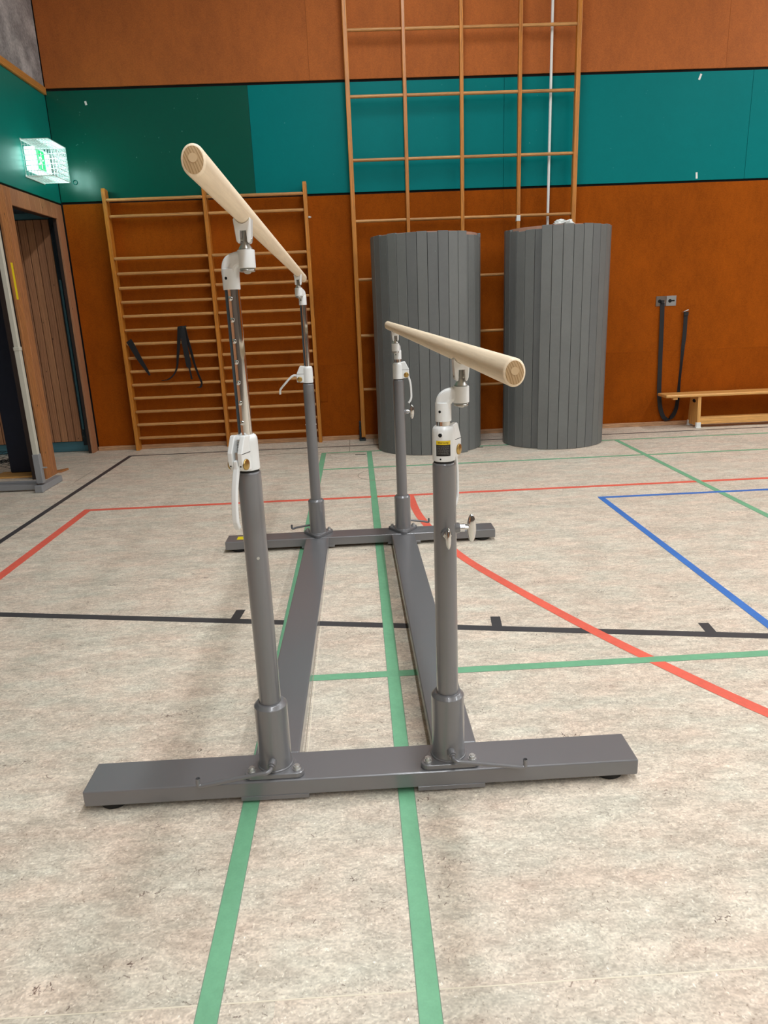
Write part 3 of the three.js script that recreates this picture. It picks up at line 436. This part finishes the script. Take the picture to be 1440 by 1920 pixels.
// ---------------------------------------------------------------- long bench, strap and anchor at the right
{
  const t = thing('long_bench', 'long low varnished wooden gym bench standing along the back wall', 'bench');
  part('seat_board', uvBox(rbox(3.9, 0.032, 0.235, 0.012, 4), 0), M.bench, t, [5.27, 0.355, -5.795]);
  part('hook_block', uvBox(rbox(0.05, 0.022, 0.05, 0.003), 0), M.bench, t, [3.43, 0.328, -5.72]);
  for (const [x, s] of [[3.70, -1], [6.85, 1]]) {
    const sh = new THREE.Shape(); sh.moveTo(-0.115, 0.025); sh.lineTo(0.115, 0.025); sh.lineTo(0.095, 0.339); sh.lineTo(-0.095, 0.339); sh.closePath();
    const hole = new THREE.Path(); hole.absellipse(0, 0.285, 0.042, 0.019, 0, Math.PI * 2); sh.holes.push(hole);
    const slot = new THREE.CylinderGeometry(0.019, 0.019, 0.03, 20).rotateZ(Math.PI / 2).scale(1, 1, 2.1);
    const leg = part('leg', uvBox(extrude(sh, 0.036, 0.003, 16).rotateY(Math.PI / 2), 1), M.bench, t, [x, 0, -5.795]);
    part('grip_slot', slot, M.hole, leg, [0, 0.285, 0]);
    for (const q of [-1, 1]) part('plastic_foot', merge([tr(rbox(0.05, 0.062, 0.036, 0.006), 0, 0.031, 0), tr(rbox(0.058, 0.012, 0.044, 0.004), 0, 0.007, 0)]), M.whitePlastic, leg, [0, 0, q * 0.101]);
  }
  part('balance_rail', uvBox(rbox(3.12, 0.075, 0.09, 0.006), 0), M.bench, t, [5.275, 0.075, -5.745]);
}
const keyhole = (mat, x) => { const g = thing('wall_anchor_plate', x < 3.35 ? 'dull wall anchor plate that the hanging black strap is hooked into' : 'bright square wall anchor plate with an empty keyhole slot', 'anchor plate', [x, 1.345, HALL.z0 + 0.003]); part('plate', rbox(0.108, 0.104, 0.006, 0.002), mat, g); part('keyhole', merge([cylBetween([-0.014, 0, 0.002], [-0.014, 0, 0.0036], 0.019, 24), tr(rbox(0.05, 0.016, 0.0016, 0.0006), 0.012, 0.002, 0.0029)]), M.hole, g); for (const [a, b] of [[-1, -1], [1, -1], [-1, 1], [1, 1]]) part('screw', cylBetween([a * 0.043, b * 0.041, 0.002], [a * 0.043, b * 0.041, 0.0042], 0.005, 12), mat, g); return g; };
keyhole(M.plateDark, 3.313); keyhole(M.plate, 3.425);
{
  const z = HALL.z0, t = thing('wall_strap', 'long black webbing strap looping from the wall anchor plate down behind the bench', 'strap');
  const down = smoothPts([[3.328, 1.325, z + 0.012], [3.335, 1.04, z + 0.018], [3.345, 0.64, z + 0.020], [3.358, 0.32, z + 0.026], [3.385, 0.165, z + 0.034], [3.425, 0.085, z + 0.042], [3.465, 0.066, z + 0.044], [3.515, 0.105, z + 0.042], [3.552, 0.18, z + 0.036], [3.568, 0.34, z + 0.028], [3.572, 0.48, z + 0.024], [3.580, 0.69, z + 0.022], [3.584, 0.86, z + 0.022], [3.590, 0.97, z + 0.022], [3.588, 1.11, z + 0.026], [3.585, 1.215, z + 0.030]], 70);
  part('webbing', ribbon(down, down.map((p, i) => (i < 40 ? 0.046 : 0.042) - (i > 44 && i < 62 ? 0.014 * Math.sin((i - 44) / 18 * Math.PI) : 0)), down.map((p, i) => { const a = i > 34 && i < 62 ? Math.sin((i - 34) / 28 * Math.PI) * 1.0 : 0.1; return [Math.cos(a), i > 28 && i < 40 ? 0.3 : 0, Math.sin(a)]; }), 0.003), M.strap, t);
  part('anchor_hook', merge([tr(rbox(0.03, 0.03, 0.02, 0.004), 3.325, 1.335, z + 0.014)]), M.strap, t);
  part('buckle', merge([tr(rbox(0.05, 0.04, 0.014, 0.003), 3.587, 1.205, z + 0.03)]), M.strap, t);
  part('wall_hook', merge([tube([[3.563, 1.222, z + 0.004], [3.563, 1.229, z + 0.03], [3.586, 1.238, z + 0.036], [3.610, 1.245, z + 0.03], [3.610, 1.243, z + 0.004]], 0.005, 30, 10)]), M.zinc, t);
}
// straps on the wall bars
{
  const z = -5.865;
  const a = [[-2.345, 1.165, z + 0.02], [-2.325, 1.13, z + 0.028], [-2.29, 1.05, z + 0.03], [-2.245, 0.95, z + 0.03], [-2.205, 0.87, z + 0.025], [-2.175, 0.80, z + 0.015]], p = smoothPts(a, 24);
  solo('hanging_strap', 'short black strap hanging slanted from a rung by the outer upright', 'strap', ribbon(p, p.map((_, i) => 0.065 - 0.045 * Math.pow(i / 24, 2)), p.map(() => [1, 0.45, 0.1]), 0.003), M.strap);
  const L = smoothPts([[-1.800, 1.283, z - 0.02], [-1.805, 1.288, z + 0.012], [-1.812, 1.24, z + 0.022], [-1.835, 1.10, z + 0.024], [-1.86, 0.97, z + 0.022], [-1.885, 0.86, z + 0.016], [-1.935, 0.785, z + 0.01], [-2.00, 0.745, z + 0.004], [-2.06, 0.738, z]], 40);
  const C = smoothPts([[-1.785, 1.283, z - 0.02], [-1.782, 1.289, z + 0.014], [-1.778, 1.22, z + 0.030], [-1.768, 1.08, z + 0.034], [-1.757, 0.95, z + 0.034], [-1.748, 0.845, z + 0.030], [-1.738, 0.74, z + 0.020]], 30);
  const Rr = smoothPts([[-1.765, 1.283, z - 0.02], [-1.762, 1.288, z + 0.010], [-1.745, 1.18, z + 0.018], [-1.715, 1.03, z + 0.020], [-1.69, 0.88, z + 0.018], [-1.665, 0.78, z + 0.01], [-1.645, 0.70, z], [-1.66, 0.655, z - 0.01], [-1.70, 0.65, z - 0.014]], 40);
  const t = thing('hanging_strap', 'long black strap folded over a wall bar rung with three hanging ends', 'strap');
  part('webbing', ribbon(L, L.map((_, i) => 0.05 - 0.034 * Math.min(1, i / 30)), L.map(() => [1, 0.15, 0.3]), 0.003), M.strap, t);
  part('webbing', ribbon(C, C.map((_, i) => i > 23 ? 0.018 : 0.056), C.map(() => [1, 0, 0.1]), 0.003), M.strap, t);
  part('webbing', ribbon(Rr, Rr.map((_, i) => 0.044 - 0.02 * Math.min(1, i / 26)), Rr.map(() => [1, 0.1, 0.4]), 0.003), M.strap, t);
}

// ---------------------------------------------------------------- emergency exit light in its cage
{
  const x0 = HALL.x0, t = thing('exit_sign', 'glowing green and white emergency exit light on the left wall', 'exit sign', [x0, 2.8, -5.405]);
  const signTex = canvasTex(512, 320, (c, w, h) => {
    c.fillStyle = '#eafff8'; c.fillRect(0, 0, w, h); c.fillStyle = '#00b060'; c.fillRect(0, 0, w * 0.62, h);
    c.fillStyle = '#f2fffa'; c.strokeStyle = '#f2fffa'; c.lineCap = 'round'; c.lineJoin = 'round'; c.lineWidth = 26;
    c.beginPath(); c.arc(178, 58, 24, 0, 7); c.fill(); c.beginPath(); c.moveTo(165, 105); c.lineTo(140, 180); c.lineTo(180, 225); c.lineTo(160, 285); c.stroke(); c.beginPath(); c.moveTo(140, 180); c.lineTo(100, 235); c.lineTo(50, 240); c.stroke(); c.lineWidth = 18; c.beginPath(); c.moveTo(165, 112); c.lineTo(105, 118); c.lineTo(85, 165); c.stroke(); c.beginPath(); c.moveTo(168, 112); c.lineTo(215, 160); c.lineTo(260, 145); c.stroke();
    c.fillStyle = '#7fd8b8'; c.beginPath(); c.moveTo(w * 0.81 - 14, 70); c.lineTo(w * 0.81 + 14, 70); c.lineTo(w * 0.81 + 14, 190); c.lineTo(w * 0.81 + 50, 190); c.lineTo(w * 0.81, 250); c.lineTo(w * 0.81 - 50, 190); c.lineTo(w * 0.81 - 14, 190); c.fill();
  });
  const glow = S({ color: 0xffffff, emissive: 0xd6fff6, emissiveIntensity: 1.3, roughness: 0.5 });
  part('lamp_housing', rbox(0.1, 0.205, 0.30, 0.012, 3), glow, t, [0.052, 0, 0]);
  const face = new THREE.PlaneGeometry(0.27, 0.165).rotateY(Math.PI / 2);
  part('sign_face', face, S({ map: signTex, emissiveMap: signTex, emissive: 0xffffff, emissiveIntensity: 0.9, roughness: 0.4 }), t, [0.1035, 0, -0.005]);
  part('sign_frame', merge([[0, 0.09, 0.012, 0.29], [0, -0.09, 0.012, 0.29]].map(([a, y, h, l]) => tr(rbox(0.008, h, l, 0.002), 0.103, y, -0.002)).concat([0.138, -0.142].map(z => tr(rbox(0.008, 0.19, 0.012, 0.002), 0.103, 0, z)))), M.whitePlastic, t);
  const l1 = new THREE.RectAreaLight(0xc8fff4, 24, 0.28, 0.18); l1.position.set(0.115, 0, 0); l1.rotation.set(0, -Math.PI / 2, 0); t.add(l1);   // face, shines to +x
  const l2 = new THREE.RectAreaLight(0xc8fff4, 8, 0.08, 0.18); l2.position.set(0.062, 0, 0.16); l2.rotation.set(0, Math.PI, 0); t.add(l2);      // near side, shines to +z
  const l3 = new THREE.RectAreaLight(0xc8fff4, 24, 0.08, 0.18); l3.position.set(0.052, 0, -0.16); t.add(l3);                                     // far side, shines to -z
  // ball guard
  const g = [], y0 = -0.15, y1 = 0.15, za = -0.21, zb = 0.185, xa = 0.006, xb = 0.245, r = 0.0019;
  for (let i = 0; i <= 16; i++) { const z = za + (zb - za) * i / 16; g.push(cylBetween([xb, y0, z], [xb, y1, z], r, 5), cylBetween([xa, y0, z], [xb, y0, z], r, 5), cylBetween([xa, y1, z], [xb, y1, z], r, 5)); }
  for (let i = 0; i <= 9; i++) { const x = xa + (xb - xa) * i / 9; for (const z of [za, zb]) g.push(cylBetween([x, y0, z], [x, y1, z], r, 5)); for (const y of [y0, y1]) g.push(cylBetween([x, y, za], [x, y, zb], r, 5)); }
  for (let i = 0; i <= 7; i++) { const y = y0 + (y1 - y0) * i / 7, q = i % 7 ? r * 1.3 : r * 2; g.push(cylBetween([xb, y, za], [xb, y, zb], q, 5)); for (const z of [za, zb]) g.push(cylBetween([xa, y, z], [xb, y, z], q, 5)); }
  const c = thing('wire_cage', 'white wire ball guard around the glowing exit light', 'wire cage', [x0, 2.8, -5.405]);
  part('wire_mesh', merge(g), M.cage, c); part('wall_flange', merge([[y0], [y1]].map(([y]) => tr(rbox(0.006, 0.02, zb - za + 0.02, 0.002), 0.004, y, (za + zb) / 2))), M.cage, c);
}

// ---------------------------------------------------------------- store side
{
  const t = thing('net_post', 'off-white telescopic net post on a grey wheeled base before the store', 'net post', [-2.715, 0, -4.13]);
  part('upper_tube', rbox(0.038, 1.9, 0.038, 0.004), M.pole, t, [0, 2.14, 0]);
  part('lower_tube', rbox(0.043, 0.92, 0.043, 0.004), M.pole, t, [0, 0.72, 0]);
  part('collar', rbox(0.05, 0.03, 0.05, 0.005), M.pole, t, [0, 1.185, 0]);
  part('sleeve', rbox(0.054, 0.25, 0.054, 0.004), M.poleGrey, t, [0, 0.195, -0.002]);
  part('base_foot', rbox(0.06, 0.055, 0.42, 0.005).translate(0, 0.0295, -0.15), M.poleGrey, t);
  part('foot_cap', rbox(0.068, 0.06, 0.04, 0.006), M.poleGrey, t, [0, 0.031, 0.052]);
  part('base_bar', rbox(0.75, 0.045, 0.05, 0.004), M.poleGrey, t, [-0.415, 0.036, -0.03]);
  part('base_bar', rbox(0.75, 0.045, 0.05, 0.004), M.poleGrey, t, [-0.415, 0.036, -0.16]);
  part('clamp_screw', cylBetween([0.025, 0.2, -0.01], [0.065, 0.2, -0.01], 0.007, 12), M.zinc, t);
}
solo('padded_panel', 'tall navy blue padded panel stored upright behind the worn pillar', 'padded panel', uvBox(rbox(0.31, 2.24, 0.05, 0.012, 3), 1), M.navy, [-3.165, 1.137, -4.898]);
solo('floor_board', 'pale wooden board on the floor under the navy panel', 'board', uvBox(rbox(0.42, 0.016, 0.24, 0.003), 0), M.bench, [-3.21, 0.0085, -4.82]);
solo('splintered_board', 'broken piece of wooden skirting at the foot of the worn pillar', 'board', uvBox(extrude([[-0.02, 0], [0.085, 0.02], [0.105, 0.14], [0.09, 0.16], [0.0, 0.06], [-0.02, 0.05]], 0.014, 0.002).rotateX(-Math.PI / 2), 2), M.worn[1], [-2.925, 0.0075, -4.846]);
{
  const g = [], r = rng(3), y = (a, b) => 0.03 + 0.07 * (0.5 + 0.5 * Math.sin(a * 3.1 + b * 2.3));
  const at = (i, j) => { const u = -3.36 - i * 0.045, v = -4.95 - j * 0.045; return [u + (j % 2) * 0.02, y(u * 3, v * 3), v]; };
  for (let i = 0; i < 13; i++) for (let j = 0; j < 16; j++) { if (i < 12) g.push(cylBetween(at(i, j), at(i + 1, j), 0.0022, 4)); if (j < 15) g.push(cylBetween(at(i, j), at(i, j + 1), 0.0022, 4)); }
  solo('goal_net', 'dark knotted net heaped on the store room floor', 'net', merge(g), M.cord);
}

// ---------------------------------------------------------------- ceiling strip lights
for (const x of LAMP_X) for (const zz of LAMP_Z) {
  const z = x < 1 ? zz * 0.92 + 0.75 : zz; // the end row sits a little further from the back wall
  const t = thing('strip_light', 'long white strip light hanging below the hall ceiling', 'ceiling light', [x, LAMP.y, z], 'rows of hall strip lights');
  part('lamp_housing', tr(rbox(LAMP.width + 0.05, 0.08, LAMP.length + 0.06, 0.01), 0, 0.045, 0), M.lampBody, t);
  part('diffuser', tr(new THREE.BoxGeometry(LAMP.width, 0.012, LAMP.length), 0, 0.0, 0), M.glow, t);
  for (const s of [-1, 1]) part('hanger', cylBetween([0, 0.08, s * 0.8], [0, HALL.h - LAMP.y, s * 0.8], 0.008, 8), M.lampBody, t);
  const l = new THREE.RectAreaLight(LAMP.color, LAMP.power, LAMP.width, LAMP.length); l.rotation.set(-Math.PI / 2, 0, 0); l.position.set(0, -0.012, 0); t.add(l);
}
scene.traverse(o => { if (o.isLight && o.shadow) o.castShadow = true; });
renderer.render(scene, camera);
